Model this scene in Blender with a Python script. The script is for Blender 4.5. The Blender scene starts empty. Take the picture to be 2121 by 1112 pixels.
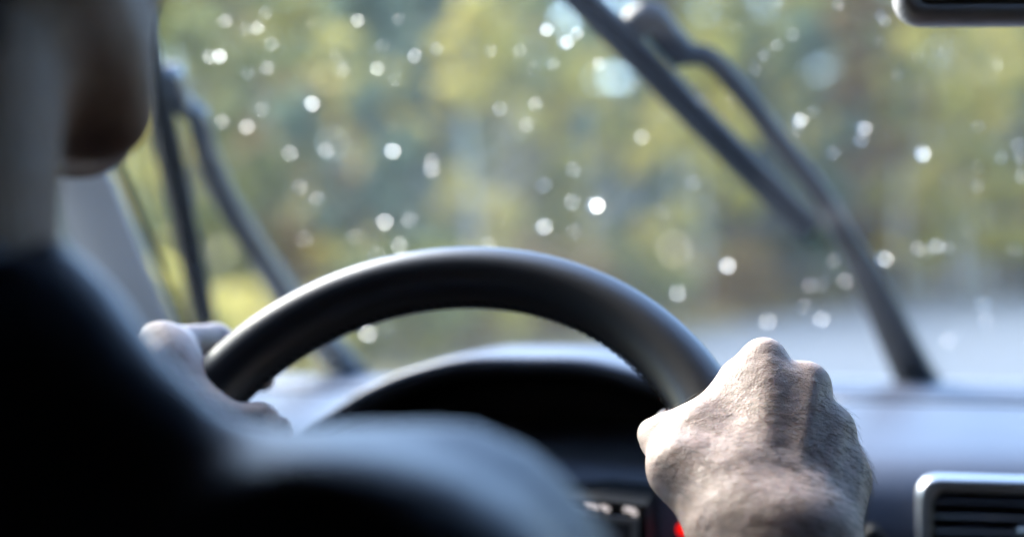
import bpy, math, random
import numpy as np
from mathutils import Vector, Matrix
random.seed(7); RNG = np.random.default_rng(7)

# ------------------------------------------------------------------ camera, sky, sun, exposure
scene = bpy.context.scene
H = 1.10                                   # camera height above the road
YAW = 0.20                                 # the camera looks a little left of the car's heading
CA, SA = math.cos(YAW), math.sin(YAW)
FPX = 2121 * 50 / 36
cam_data = bpy.data.cameras.new('camera')
cam = bpy.data.objects.new('camera', cam_data); scene.collection.objects.link(cam)
cam.location = (0, 0, H); cam.rotation_euler = (math.radians(90), 0, YAW)
cam_data.lens = 50; cam_data.sensor_width = 36
cam_data.clip_start = 0.02; cam_data.clip_end = 2000
cam_data.dof.use_dof = True; cam_data.dof.focus_distance = 0.75; cam_data.dof.aperture_fstop = 2.4
scene.camera = cam

SUN_EL, SUN_AZ = math.radians(38), math.radians(-54)       # azimuth from the heading, negative = left
world = bpy.data.worlds.new('World'); scene.world = world; world.use_nodes = True
wn = world.node_tree.nodes; wl = world.node_tree.links
sky = wn.new('ShaderNodeTexSky'); sky.sky_type = 'NISHITA'; sky.sun_disc = False
sky.sun_elevation = SUN_EL; sky.sun_rotation = SUN_AZ
sky.air_density = 1.0; sky.dust_density = .6; sky.ozone_density = 3.0
wn['Background'].inputs['Strength'].default_value = 0.15
wl.new(sky.outputs[0], wn['Background'].inputs['Color'])
sun_d = bpy.data.lights.new('sun', 'SUN'); sun_d.energy = 1.7; sun_d.angle = math.radians(30); sun_d.color = (1, .93, .82)
sun = bpy.data.objects.new('sun', sun_d); scene.collection.objects.link(sun)
sd = Vector((math.sin(SUN_AZ) * math.cos(SUN_EL), math.cos(SUN_AZ) * math.cos(SUN_EL), math.sin(SUN_EL)))
sun.rotation_euler = sd.to_track_quat('Z', 'Y').to_euler()
scene.view_settings.view_transform = 'Standard'; scene.view_settings.look = 'None'
scene.view_settings.exposure = 3.0; scene.view_settings.gamma = 1; scene.view_settings.use_curve_mapping = False
scene.cycles.use_denoising = True
scene.cycles.max_bounces = 8; scene.cycles.diffuse_bounces = 4; scene.cycles.glossy_bounces = 4
scene.cycles.transmission_bounces = 6; scene.cycles.transparent_max_bounces = 24
scene.cycles.sample_clamp_indirect = 6
scene.cycles.caustics_reflective = False

# ------------------------------------------------------------------ helpers
def W(x, d, z):                            # camera-aligned metres (right, depth, up from the lens) -> world
    return Vector((x * CA - d * SA, x * SA + d * CA, z + H))
def P(px, py, d):                          # photograph pixel at a depth -> world
    return W((px - 1060.5) / FPX * d, d, (556 - py) / FPX * d)
def C(x, y, z):                            # car metres relative to the lens -> world
    return Vector((x, y, z + H))

class MB:
    def __init__(s): s.v = []; s.f = []
    def add(s, v, f):
        n = len(s.v); s.v += [tuple(p) for p in v]; s.f += [tuple(i + n for i in q) for q in f]
    def box(s, lo, hi):
        x0, y0, z0 = lo; x1, y1, z1 = hi
        s.add([(x0,y0,z0),(x1,y0,z0),(x1,y1,z0),(x0,y1,z0),(x0,y0,z1),(x1,y0,z1),(x1,y1,z1),(x0,y1,z1)],
              [(0,3,2,1),(4,5,6,7),(0,1,5,4),(1,2,6,5),(2,3,7,6),(3,0,4,7)])
    def rings(s, rings, closed=False, caps=True):
        n = len(rings[0]); v = [p for r in rings for p in r]; f = []
        m = len(rings)
        for i in range(m if closed else m - 1):
            a = i * n; b = ((i + 1) % m) * n
            for j in range(n):
                k = (j + 1) % n
                f.append((a + j, a + k, b + k, b + j))
        if caps and not closed:
            f.append(tuple(range(n))[::-1]); f.append(tuple((m - 1) * n + j for j in range(n)))
        s.add(v, f)
    def sweep(s, pts, prof, up, caps=True):
        """prof: list of 2-D loops (side, up), one for each point or one for all"""
        pts = [Vector(p) for p in pts]; rings = []
        for i, p in enumerate(pts):
            t = (pts[min(i + 1, len(pts) - 1)] - pts[max(i - 1, 0)]).normalized()
            side = t.cross(Vector(up)).normalized(); u = side.cross(t).normalized()
            pr = prof[i] if isinstance(prof[0][0], (list, tuple)) else prof
            rings.append([p + side * a + u * b for a, b in pr])
        s.rings(rings, caps=caps)
    def build(s, name, mat, parent=None, smooth=False, bevel=0, seg=2, sub=0):
        me = bpy.data.meshes.new(name); me.from_pydata(s.v, [], s.f); me.update()
        o = bpy.data.objects.new(name, me); scene.collection.objects.link(o)
        if mat: me.materials.append(mat)
        if parent: o.parent = parent
        if smooth: me.shade_smooth()
        if bevel:
            m = o.modifiers.new('bevel', 'BEVEL'); m.width = bevel; m.segments = seg; m.limit_method = 'ANGLE'
            me.shade_smooth()
            m.harden_normals = True
        if sub:
            m = o.modifiers.new('sub', 'SUBSURF'); m.levels = sub; m.render_levels = sub; me.shade_smooth()
        return o
def circle(r, n=12, rx=None):
    rx = rx or r
    return [(rx * math.cos(2*math.pi*i/n), r * math.sin(2*math.pi*i/n)) for i in range(n)]
def rrect(w, h, r, n=4, cx=0, cy=0):
    out = []
    for (sx, sy, a0) in ((1,1,0),(-1,1,90),(-1,-1,180),(1,-1,270)):
        for i in range(n + 1):
            a = math.radians(a0 + 90 * i / n)
            out.append((cx + sx*(w/2 - r) + r*math.cos(a), cy + sy*(h/2 - r) + r*math.sin(a)))
    return out
def spline(pts, n=8):
    pts = [Vector(p) for p in pts]; out = []
    for i in range(len(pts) - 1):
        p0 = pts[max(i-1,0)]; p1 = pts[i]; p2 = pts[i+1]; p3 = pts[min(i+2,len(pts)-1)]
        for k in range(n):
            t = k / n
            out.append(.5*((2*p1)+(p2-p0)*t+(2*p0-5*p1+4*p2-p3)*t*t+(3*p1-p0-3*p2+p3)*t**3))
    out.append(pts[-1]); return out
def tag(o, label=None, cat=None, group=None, kind=None):
    if label: o['label'] = label
    if cat: o['category'] = cat
    if group: o['group'] = group
    if kind: o['kind'] = kind
    return o
def empty(name, loc=(0,0,0), parent=None):
    o = bpy.data.objects.new(name, None); scene.collection.objects.link(o); o.location = loc
    o.empty_display_size = .1
    if parent: o.parent = parent
    return o

# ------------------------------------------------------------------ materials
def mat(name, col, rough=.5, metal=0, spec=.5, coat=0, sub=0, noise=None, bump=None, emit=None, sheen=0):
    m = bpy.data.materials.new(name); m.use_nodes = True
    nt = m.node_tree; b = nt.nodes['Principled BSDF']
    b.inputs['Base Color'].default_value = (*col, 1); b.inputs['Roughness'].default_value = rough
    b.inputs['Metallic'].default_value = metal; b.inputs['Specular IOR Level'].default_value = spec
    b.inputs['Coat Weight'].default_value = coat; b.inputs['Coat Roughness'].default_value = .28
    if sheen: b.inputs['Sheen Weight'].default_value = sheen
    if sub:
        b.inputs['Subsurface Weight'].default_value = sub
        b.inputs['Subsurface Radius'].default_value = (1, .35, .2); b.inputs['Subsurface Scale'].default_value = .006
    tc = nt.nodes.new('ShaderNodeTexCoord')
    if noise:                               # (scale, colour 2, contrast lo, hi)
        sc, c2, lo, hi = noise
        n = nt.nodes.new('ShaderNodeTexNoise'); n.inputs['Scale'].default_value = sc; n.inputs['Detail'].default_value = 6
        nt.links.new(tc.outputs['Object'], n.inputs['Vector'])
        r = nt.nodes.new('ShaderNodeValToRGB'); r.color_ramp.elements[0].position = lo; r.color_ramp.elements[1].position = hi
        r.color_ramp.elements[0].color = (*col, 1); r.color_ramp.elements[1].color = (*c2, 1)
        nt.links.new(n.outputs['Fac'], r.inputs['Fac']); nt.links.new(r.outputs['Color'], b.inputs['Base Color'])
    if bump:                                # (scale, distance, strength, kind)
        sc, dist, st, kind = bump
        if kind == 'voronoi':
            n = nt.nodes.new('ShaderNodeTexVoronoi'); out = n.outputs['Distance']
        else:
            n = nt.nodes.new('ShaderNodeTexNoise'); n.inputs['Detail'].default_value = 4; out = n.outputs['Fac']
        n.inputs['Scale'].default_value = sc
        nt.links.new(tc.outputs['Object'], n.inputs['Vector'])
        bp = nt.nodes.new('ShaderNodeBump'); bp.inputs['Distance'].default_value = dist; bp.inputs['Strength'].default_value = st
        nt.links.new(out, bp.inputs['Height']); nt.links.new(bp.outputs['Normal'], b.inputs['Normal'])
    if emit:
        b.inputs['Emission Color'].default_value = (*emit[0], 1); b.inputs['Emission Strength'].default_value = emit[1]
    return m
M = {}
M['leather'] = mat('black leather', (.009,.0095,.013), .42, spec=.8, coat=.15, noise=(60,(.013,.0135,.018),.35,.7), bump=(1400,.0002,.25,'voronoi'))
M['dash'] = mat('grained dark grey plastic', (.078,.085,.112), .43, spec=.55, noise=(9,(.09,.098,.128),.3,.7), bump=(700,.0004,.4,'voronoi'))
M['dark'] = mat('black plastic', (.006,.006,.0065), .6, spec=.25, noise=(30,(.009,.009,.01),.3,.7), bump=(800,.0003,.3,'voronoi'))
M['rubber'] = mat('black rubber', (.008,.009,.011), .6, noise=(40,(.012,.013,.016),.3,.7))
M['wiper'] = mat('satin black wiper metal', (.007,.009,.013), .45, spec=.4, noise=(50,(.014,.016,.02),.35,.7))
M['wiper_gloss'] = mat('wet glossy black wiper paint', (.02,.022,.026), .2, spec=.9, coat=1, noise=(50,(.03,.032,.038),.35,.7))
M['pillar'] = mat('pale grey pillar trim', (.82,.82,.81), .6, noise=(20,(.78,.78,.77),.3,.7), bump=(500,.0004,.3,'voronoi'))
M['lining'] = mat('dark headliner cloth', (.06,.052,.045), .9, noise=(30,(.075,.066,.058),.3,.7))
M['silver'] = mat('satin silver trim', (.62,.62,.63), .32, metal=.85, noise=(25,(.56,.56,.57),.3,.7))
M['slat'] = mat('dark blue grey slat plastic', (.09,.095,.12), .4, noise=(40,(.11,.115,.14),.3,.7))
M['mirror_housing'] = mat('warm grey mirror plastic', (.50,.48,.47), .5, noise=(60,(.45,.43,.42),.3,.7), bump=(900,.0003,.3,'voronoi'))
M['mirror_glass'] = mat('mirror glass', (.8,.8,.8), .02, metal=1)
M['jacket'] = mat('dark navy nylon', (.018,.029,.058), .45, spec=.6, noise=(18,(.025,.039,.074),.3,.7), bump=(26,.004,.5,'noise'))
M['hair'] = mat('dark brown hair', (.02,.012,.009), .75, spec=.2, noise=(90,(.035,.02,.014),.3,.7), bump=(140,.002,.8,'noise'))
M['strand'] = mat('fine brown body hair', (.035,.02,.012), .35, noise=(160,(.16,.10,.06),.42,.65))
M['paint'] = mat('silver grey car paint', (.32,.33,.35), .3, metal=.3, coat=.6, noise=(200,(.28,.29,.31),.3,.7))
M['seat'] = mat('charcoal seat cloth', (.03,.03,.033), .85, noise=(80,(.045,.045,.05),.3,.7))
M['marks'] = mat('lit gauge marks', (.3,.3,.3), .4, emit=((1,.88,.86),.1))
M['red'] = mat('red warning light', (.3,.01,.01), .3, emit=((1,.005,.0),.22))

def skin_material(name, cols):
    m = bpy.data.materials.new(name); m.use_nodes = True
    nt = m.node_tree; b = nt.nodes['Principled BSDF']; L = nt.links
    tc = nt.nodes.new('ShaderNodeTexCoord')
    def nz(sc, det, lo, hi):
        n = nt.nodes.new('ShaderNodeTexNoise'); n.inputs['Scale'].default_value = sc; n.inputs['Detail'].default_value = det
        L.new(tc.outputs['Object'], n.inputs['Vector'])
        r = nt.nodes.new('ShaderNodeMapRange'); r.inputs[1].default_value = lo; r.inputs[2].default_value = hi
        L.new(n.outputs['Fac'], r.inputs[0]); return r.outputs[0]
    def mix(a, bcol, fac):
        x = nt.nodes.new('ShaderNodeMix'); x.data_type = 'RGBA'; L.new(fac, x.inputs[0])
        if isinstance(a, tuple): x.inputs[6].default_value = (*a, 1)
        else: L.new(a, x.inputs[6])
        x.inputs[7].default_value = (*bcol, 1); return x.outputs[2]
    c = mix(cols[0], cols[1], nz(38, 4, .42, .72))
    c = mix(c, cols[2], nz(90, 3, .52, .75))
    c = mix(c, cols[3], nz(23, 2, .60, .82))
    L.new(c, b.inputs['Base Color'])
    b.inputs['Roughness'].default_value = .52; b.inputs['Specular IOR Level'].default_value = .4
    b.inputs['Subsurface Weight'].default_value = .25; b.inputs['Subsurface Radius'].default_value = (1,.4,.25)
    b.inputs['Subsurface Scale'].default_value = .004
    v = nt.nodes.new('ShaderNodeTexVoronoi'); v.inputs['Scale'].default_value = 700; v.feature = 'DISTANCE_TO_EDGE'
    n2 = nt.nodes.new('ShaderNodeTexNoise'); n2.inputs['Scale'].default_value = 120; n2.inputs['Detail'].default_value = 5
    for q in (v, n2): L.new(tc.outputs['Object'], q.inputs['Vector'])
    b1 = nt.nodes.new('ShaderNodeBump'); b1.inputs['Distance'].default_value = .0006; b1.inputs['Strength'].default_value = .5
    L.new(v.outputs['Distance'], b1.inputs['Height'])
    b2 = nt.nodes.new('ShaderNodeBump'); b2.inputs['Distance'].default_value = .0022; b2.inputs['Strength'].default_value = .5
    L.new(n2.outputs['Fac'], b2.inputs['Height']); L.new(b1.outputs['Normal'], b2.inputs['Normal'])
    L.new(b2.outputs['Normal'], b.inputs['Normal'])
    return m
M['skin'] = skin_material('skin', ((.66,.52,.46), (.54,.40,.34), (.70,.56,.52), (.58,.37,.33)))
M['shaded_face_skin'] = skin_material('face skin darkened for shade', ((.18,.10,.062), (.11,.062,.042), (.20,.12,.075), (.16,.075,.05)))  # shade on head and neck put into the colour, darker than the hands

def glass_material(name, tint, film, gloss_rough=.02):
    """thin pane: clear, with a Fresnel reflection and a faint wiped film of dirt and water on it"""
    m = bpy.data.materials.new(name); m.use_nodes = True; nt = m.node_tree; L = nt.links
    for n in list(nt.nodes):
        if n.type != 'OUTPUT_MATERIAL': nt.nodes.remove(n)
    out = [n for n in nt.nodes if n.type == 'OUTPUT_MATERIAL'][0]
    tr = nt.nodes.new('ShaderNodeBsdfTransparent'); tr.inputs[0].default_value = (*tint, 1)
    gl = nt.nodes.new('ShaderNodeBsdfGlossy'); gl.inputs['Roughness'].default_value = gloss_rough
    ge = nt.nodes.new('ShaderNodeNewGeometry'); dt = nt.nodes.new('ShaderNodeVectorMath'); dt.operation = 'DOT_PRODUCT'
    L.new(ge.outputs['Normal'], dt.inputs[0]); L.new(ge.outputs['Incoming'], dt.inputs[1])
    def mth(op, a, b=None, c=None):
        q = nt.nodes.new('ShaderNodeMath'); q.operation = op
        for i_, x_ in enumerate((a, b, c)):
            if x_ is None: continue
            if isinstance(x_, (int, float)): q.inputs[i_].default_value = x_
            else: L.new(x_, q.inputs[i_])
        return q
    fr = mth('MULTIPLY_ADD', mth('POWER', mth('SUBTRACT', 1, mth('ABSOLUTE', dt.outputs['Value']).outputs[0]).outputs[0], 5).outputs[0], .96, .035)
    mx = nt.nodes.new('ShaderNodeMixShader'); L.new(fr.outputs[0], mx.inputs[0]); L.new(tr.outputs[0], mx.inputs[1]); L.new(gl.outputs[0], mx.inputs[2])
    if film:
        tl = nt.nodes.new('ShaderNodeBsdfTranslucent'); tl.inputs[0].default_value = (.8,.82,.84,1)
        tc = nt.nodes.new('ShaderNodeTexCoord'); mp = nt.nodes.new('ShaderNodeMapping')
        mp.inputs['Scale'].default_value = (2.5, 30, 30)
        n = nt.nodes.new('ShaderNodeTexNoise'); n.inputs['Scale'].default_value = 2.2; n.inputs['Detail'].default_value = 6
        L.new(tc.outputs['Object'], mp.inputs[0]); L.new(mp.outputs[0], n.inputs['Vector'])
        r = nt.nodes.new('ShaderNodeMapRange'); r.inputs[1].default_value = .25; r.inputs[2].default_value = .8
        r.inputs[3].default_value = film * .7; r.inputs[4].default_value = film * 1.4
        L.new(n.outputs['Fac'], r.inputs[0])
        m2 = nt.nodes.new('ShaderNodeMixShader'); L.new(r.outputs[0], m2.inputs[0]); L.new(mx.outputs[0], m2.inputs[1]); L.new(tl.outputs[0], m2.inputs[2])
        L.new(m2.outputs[0], out.inputs[0])
    else: L.new(mx.outputs[0], out.inputs[0])
    return m
M['glass'] = glass_material('wet windscreen glass', (.97,.985,.975), .006)
M['dimming_glass'] = glass_material('side window glass with added dimming tint', (.62,.64,.63), .01)  # tint added to cut passenger-side light on the driver's head
M['side_glass'] = glass_material('side window glass', (.92,.95,.93), .02)
def water_material():
    m = bpy.data.materials.new('rain water'); m.use_nodes = True; nt = m.node_tree
    b = nt.nodes['Principled BSDF']; b.inputs['Base Color'].default_value = (1,1,1,1)
    b.inputs['Transmission Weight'].default_value = 1; b.inputs['IOR'].default_value = 1.33; b.inputs['Roughness'].default_value = 0
    return m
M['water'] = water_material()

def leaf_material(name, cols, trans=.5):
    m = bpy.data.materials.new(name); m.use_nodes = True; nt = m.node_tree; L = nt.links
    b = nt.nodes['Principled BSDF']; out = [n for n in nt.nodes if n.type == 'OUTPUT_MATERIAL'][0]
    g = nt.nodes.new('ShaderNodeNewGeometry'); r = nt.nodes.new('ShaderNodeValToRGB')
    e = r.color_ramp.elements
    while len(e) < len(cols): e.new(.5)
    for i, c in enumerate(cols): e[i].position = i / (len(cols) - 1); e[i].color = (*c, 1)
    oi = nt.nodes.new('ShaderNodeObjectInfo'); ad = nt.nodes.new('ShaderNodeMath'); ad.operation = 'MULTIPLY_ADD'
    L.new(oi.outputs['Random'], ad.inputs[0]); ad.inputs[1].default_value = .35
    ms = nt.nodes.new('ShaderNodeMath'); ms.operation = 'MULTIPLY'; ms.inputs[1].default_value = .65
    L.new(g.outputs['Random Per Island'], ms.inputs[0]); L.new(ms.outputs[0], ad.inputs[2]); L.new(ad.outputs[0], r.inputs[0])
    L.new(r.outputs[0], b.inputs['Base Color']); b.inputs['Roughness'].default_value = .5
    t = nt.nodes.new('ShaderNodeBsdfTranslucent'); L.new(r.outputs[0], t.inputs[0])
    mx = nt.nodes.new('ShaderNodeMixShader'); mx.inputs[0].default_value = trans
    L.new(b.outputs[0], mx.inputs[1]); L.new(t.outputs[0], mx.inputs[2]); L.new(mx.outputs[0], out.inputs[0])
    return m
M['leaf_yellow'] = leaf_material('yellow birch leaves', [(.46,.39,.09),(.60,.50,.13),(.36,.35,.10)])
M['leaf_olive'] = leaf_material('olive green leaves', [(.14,.16,.06),(.22,.23,.08),(.30,.27,.09)])
M['leaf_green'] = leaf_material('blue green leaves', [(.08,.14,.10),(.14,.20,.14),(.18,.23,.14)])
M['leaf_rust'] = leaf_material('rusty brown leaves', [(.16,.09,.03),(.24,.14,.04),(.20,.16,.05)])
M['needle'] = leaf_material('dark spruce needles', [(.025,.05,.04),(.045,.075,.06),(.06,.085,.06)], .15)
M['bark'] = mat('grey brown bark', (.10,.085,.07), .9, noise=(6,(.16,.14,.12),.35,.65), bump=(14,.03,.8,'noise'))
M['birch'] = mat('pale birch bark', (.55,.53,.48), .8, noise=(5,(.25,.23,.2),.55,.75), bump=(14,.02,.6,'noise'))
M['asphalt'] = mat('wet grey asphalt', (.095,.095,.09), .5, noise=(3,(.13,.13,.122),.35,.7), bump=(120,.006,.6,'noise'))
M['verge'] = mat('leaf littered verge', (.10,.085,.035), .95, noise=(1.1,(.24,.19,.06),.35,.65), bump=(9,.06,.8,'noise'))

# ------------------------------------------------------------------ the setting: ground, road, forest
def ground_mesh():
    n = 70; xs = [-260 + 520*i/n for i in range(n+1)]; ys = [-120 + 480*i/n for i in range(n+1)]
    mb = MB(); v = []
    for y in ys:
        for x in xs:
            v.append((x, y, -.06 + (0 if -12 < road_off(x,y) < 3 else .12*math.sin(x*.7)*math.cos(y*.45)+ .15)))
    f = [(j*(n+1)+i, j*(n+1)+i+1, (j+1)*(n+1)+i+1, (j+1)*(n+1)+i) for j in range(n) for i in range(n)]
    mb.add(v, f); return mb
ROAD_DIR = math.radians(9)                  # the road bears a little right of the car's heading
def road_x(y):                              # left and right edges of the road at a distance ahead
    c = math.tan(ROAD_DIR) * y if y > 0 else 0
    return -5.6 + c, 2.9 + c * 1.08
def road_off(x, y):
    l, r = road_x(y); return x - r
g = ground_mesh().build('ground', M['verge'], smooth=True); tag(g, kind='structure')
mb = MB(); ring = []
ys = [-60 + 4*i for i in range(0, 80)]
v = []
for y in ys:
    l, r = road_x(y); v += [(l, y, .0), (l + .02, y, .02), (r - .02, y, .02), (r, y, 0)]
f = [(4*i+j, 4*i+j+1, 4*i+j+5, 4*i+j+4) for i in range(len(ys)-1) for j in range(3)]
mb.add(v, f); road = mb.build('road', M['asphalt']); tag(road, kind='structure')

def leaf_cloud(n, clumps, size, flat=.6, drop=0):
    """n leaf quads gathered round clump centres (x, y, z, radius)"""
    cl = np.array(clumps); w = cl[:,3]**2; idx = RNG.choice(len(cl), n, p=w/w.sum())
    d = RNG.normal(size=(n,3)); d /= np.linalg.norm(d,axis=1)[:,None]
    c = cl[idx,:3] + d * (cl[idx,3]*RNG.random(n)**.45)[:,None]
    a = RNG.normal(size=(n,3)); a[:,2] *= flat; a /= np.linalg.norm(a,axis=1)[:,None]
    b = np.cross(a, RNG.normal(size=(n,3))); b /= np.linalg.norm(b,axis=1)[:,None]
    s = (size * (.6 + .8*RNG.random(n)))[:,None]
    a = a*s; b = b*s*.6
    v = np.stack([c-a, c+b, c+a, c-b], 1).reshape(-1,3)
    f = np.arange(4*n).reshape(-1,4)
    me = bpy.data.meshes.new('crown'); me.from_pydata(v.tolist(), [], f.tolist()); me.update(); return me
def trunk_mesh(h, r, limbs, lean=.03):
    mb = MB(); pts = [Vector((lean*h*math.sin(t*2), .02*h*math.sin(t*5), h*t)) for t in [i/7 for i in range(8)]]
    mb.rings([[p + Vector((a, b, 0)) * (1 - .8*i/7) for a, b in circle(r, 9)] for i, p in enumerate(pts)])
    for _ in range(limbs):
        t = random.uniform(.35,.9); a = random.uniform(0,6.28); p = Vector((lean*h*math.sin(t*2), .02*h*math.sin(t*5), h*t))
        L = h * .28 * (1.15 - t); q = p + Vector((math.cos(a)*L, math.sin(a)*L, L*.7)); rr = r*(1-.8*t)*.5
        mb.sweep([p, (p+q)/2 + Vector((0,0,-.08*L)), q], [circle(rr,6), circle(rr*.7,6), circle(rr*.25,6)], (.1,.2,1))
    me = bpy.data.meshes.new('trunk'); me.from_pydata(mb.v, [], mb.f); me.update(); me.shade_smooth(); return me
def broad_clumps(h, w, lowfrac, n):
    out = []
    for _ in range(n):
        t = random.random(); z = h*(lowfrac + (1-lowfrac)*t); rad = w * math.sin(math.pi*(.12+.8*t))**.7
        a = random.uniform(0,6.28); q = rad*random.random()**.5
        out.append((q*math.cos(a), q*math.sin(a), z, random.uniform(.5,1.1)*w*.3))
    return out
def spruce_clumps(h, w):
    out = []
    for i in range(26):
        t = i/25; z = h*(.08+.9*t); rad = w*(1-t)+.12
        for k in range(5):
            a = random.uniform(0,6.28); out.append((rad*.6*math.cos(a), rad*.6*math.sin(a), z, max(.2, rad*.45)))
    return out
KINDS = {}
for nm, leaf, bark in (('yellow_birch','leaf_yellow','birch'), ('olive_tree','leaf_olive','bark'), ('green_tree','leaf_green','bark'), ('rusty_tree','leaf_rust','bark')):
    KINDS[nm] = []
    for k in range(2):
        h = random.uniform(10, 14); cm = leaf_cloud(3200, broad_clumps(h, random.uniform(1.9,2.6), .16, 30), .17)
        cm.materials.append(M[leaf]); tm = trunk_mesh(h*.93, random.uniform(.13,.2), 12); tm.materials.append(M[bark])
        KINDS[nm].append((cm, tm))
KINDS['spruce'] = []
for k in range(2):
    h = random.uniform(13,16); cm = leaf_cloud(4200, spruce_clumps(h, 2.2), .2, .3); cm.materials.append(M['needle'])
    tm = trunk_mesh(h*.97, .2, 0, .0); tm.materials.append(M['bark']); KINDS['spruce'].append((cm, tm))
TREE_LABEL = {'yellow_birch':'birch tree with yellow autumn leaves','olive_tree':'olive green broadleaf tree','green_tree':'blue green leafy tree',
  'rusty_tree':'rusty brown autumn tree','spruce':'dark blue green spruce tree'}
TREE_NAME = {'yellow_birch':'birch_tree','olive_tree':'broadleaf_tree','green_tree':'leafy_tree','rusty_tree':'autumn_tree','spruce':'spruce_tree'}
def tree(kind, loc, s=1.0, rank='at the edge of the roadside wood'):
    cm, tm = random.choice(KINDS[kind])
    r = empty(TREE_NAME[kind], loc); r.rotation_euler = (0,0,random.uniform(0,6.28)); s *= max(.58, .0200*math.hypot(loc[0], loc[1])); r.scale = (s,s,s*random.uniform(.85,1.0))
    for nm, me in (('trunk', tm), ('crown', cm)):
        o = bpy.data.objects.new(nm, me); scene.collection.objects.link(o); o.parent = r
    tag(r, TREE_LABEL[kind] + ' ' + rank, 'tree', TREE_LABEL[kind].split(' tree')[0] + ' trees ' + rank)
    return r
def at_ground(px, dist):                     # a spot on the ground in the direction of a pixel column
    p = P(px, 556, dist); return Vector((p.x, p.y, -.02))
PLAN = [  # pixel column, distance, kind, scale
 (330,26,'yellow_birch',.8),(430,17,'olive_tree',.8),(520,22,'olive_tree',.9),(610,19,'rusty_tree',.7),(640,30,'green_tree',1),(700,24,'yellow_birch',.9),(760,18,'green_tree',.85),
 (800,27,'yellow_birch',.85),(860,22,'green_tree',.95),(930,26,'spruce',1),(980,20,'yellow_birch',.75),(1030,28,'olive_tree',1),(1090,24,'olive_tree',.9),
 (1150,31,'green_tree',1),(1210,27,'yellow_birch',.85),(1270,36,'green_tree',1),(1330,30,'green_tree',1),(1390,28,'yellow_birch',.8),(1450,34,'yellow_birch',1),(1500,40,'olive_tree',1),
 (1560,36,'spruce',.9),(1610,42,'yellow_birch',.9),(1680,40,'green_tree',1),(1740,46,'olive_tree',1),(1780,44,'rusty_tree',.9),(1830,50,'rusty_tree',1),(1880,48,'yellow_birch',.9),(1930,55,'yellow_birch',1),
 (1990,50,'yellow_birch',1.1),(2040,56,'yellow_birch',1.1),(2100,60,'green_tree',1),(2150,62,'olive_tree',1),
 (250,34,'green_tree',1),(-420,28,'olive_tree',.8),(-900,25,'green_tree',.8),(-1500,26,'yellow_birch',.8)]
for (px, d, k, s) in PLAN: tree(k, at_ground(px, d), s)
for i in range(60):                          # the second rank, deeper in the wood
    px = 150 + 2100*i/59 + random.uniform(-20,20); d = 42 + 26*max(0,(px-600)/1500) + random.uniform(0,14)
    tree(random.choice(['olive_tree','green_tree','yellow_birch','yellow_birch','olive_tree','rusty_tree','green_tree']), at_ground(px, d), random.uniform(1,1.2), 'deep in the wood behind the first trees')
for i in range(16):                          # right-hand side of the road, unseen; set close and dense to dim the cabin
    y = -14 + 4.2*i; l, r = road_x(y); tree(random.choice(['olive_tree','green_tree','spruce']), (r + random.uniform(1.8,3.6), y, -.02), random.uniform(1.1,1.4), 'set close on the unseen passenger side to dim the cabin')
# the grey-white trunk by the windscreen pillar
# shrubs along the verge
SHRUBS = []
for leaf in ('leaf_yellow','leaf_rust','leaf_olive'):
    cm = leaf_cloud(900, [(random.uniform(-.8,.8), random.uniform(-.6,.6), random.uniform(.15,1.1), random.uniform(.25,.5)) for _ in range(14)], .085)
    cm.materials.append(M[leaf])
    tm = MB()
    for _ in range(7):
        a = random.uniform(0,6.28); tm.sweep([(0,0,0),(.25*math.cos(a),.25*math.sin(a),.5),(.6*math.cos(a),.6*math.sin(a),1.0)], [circle(.02,5),circle(.014,5),circle(.005,5)], (.3,.2,1))
    t2 = bpy.data.meshes.new('stems'); t2.from_pydata(tm.v, [], tm.f); t2.materials.append(M['bark']); SHRUBS.append((cm, t2, leaf))
SL = {'leaf_yellow':'low golden shrub on the verge beside the road','leaf_rust':'low russet brown shrub on the verge beside the road','leaf_olive':'low olive green shrub on the verge beside the road'}
for i in range(46):
    y = 10 + 80*(i/39)**1.3 if i < 40 else 70 + 4*(i-40); l, r = road_x(y)
    cm, t2, leaf = SHRUBS[random.choice([0,1,1,2,2])]
    sx = l - random.uniform(.8, 3.2)
    if i >= 40:
        q_ = at_ground(1830 + 70*(i-40), 84); sx, y = q_.x, q_.y
    o = empty('shrub', (sx, y, 0)); o.rotation_euler = (0,0,random.uniform(0,6.28)); sc = random.uniform(.5,.85)*(1 + y/60)*(1.7 if i >= 40 else 1); o.scale = (sc,sc,sc)
    for nm, me in (('stems', t2), ('foliage', cm)):
        q = bpy.data.objects.new(nm, me); scene.collection.objects.link(q); q.parent = o
    tag(o, SL[leaf], 'shrub', SL[leaf].split(' on ')[0][4:] + 's along the road verge')

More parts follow.
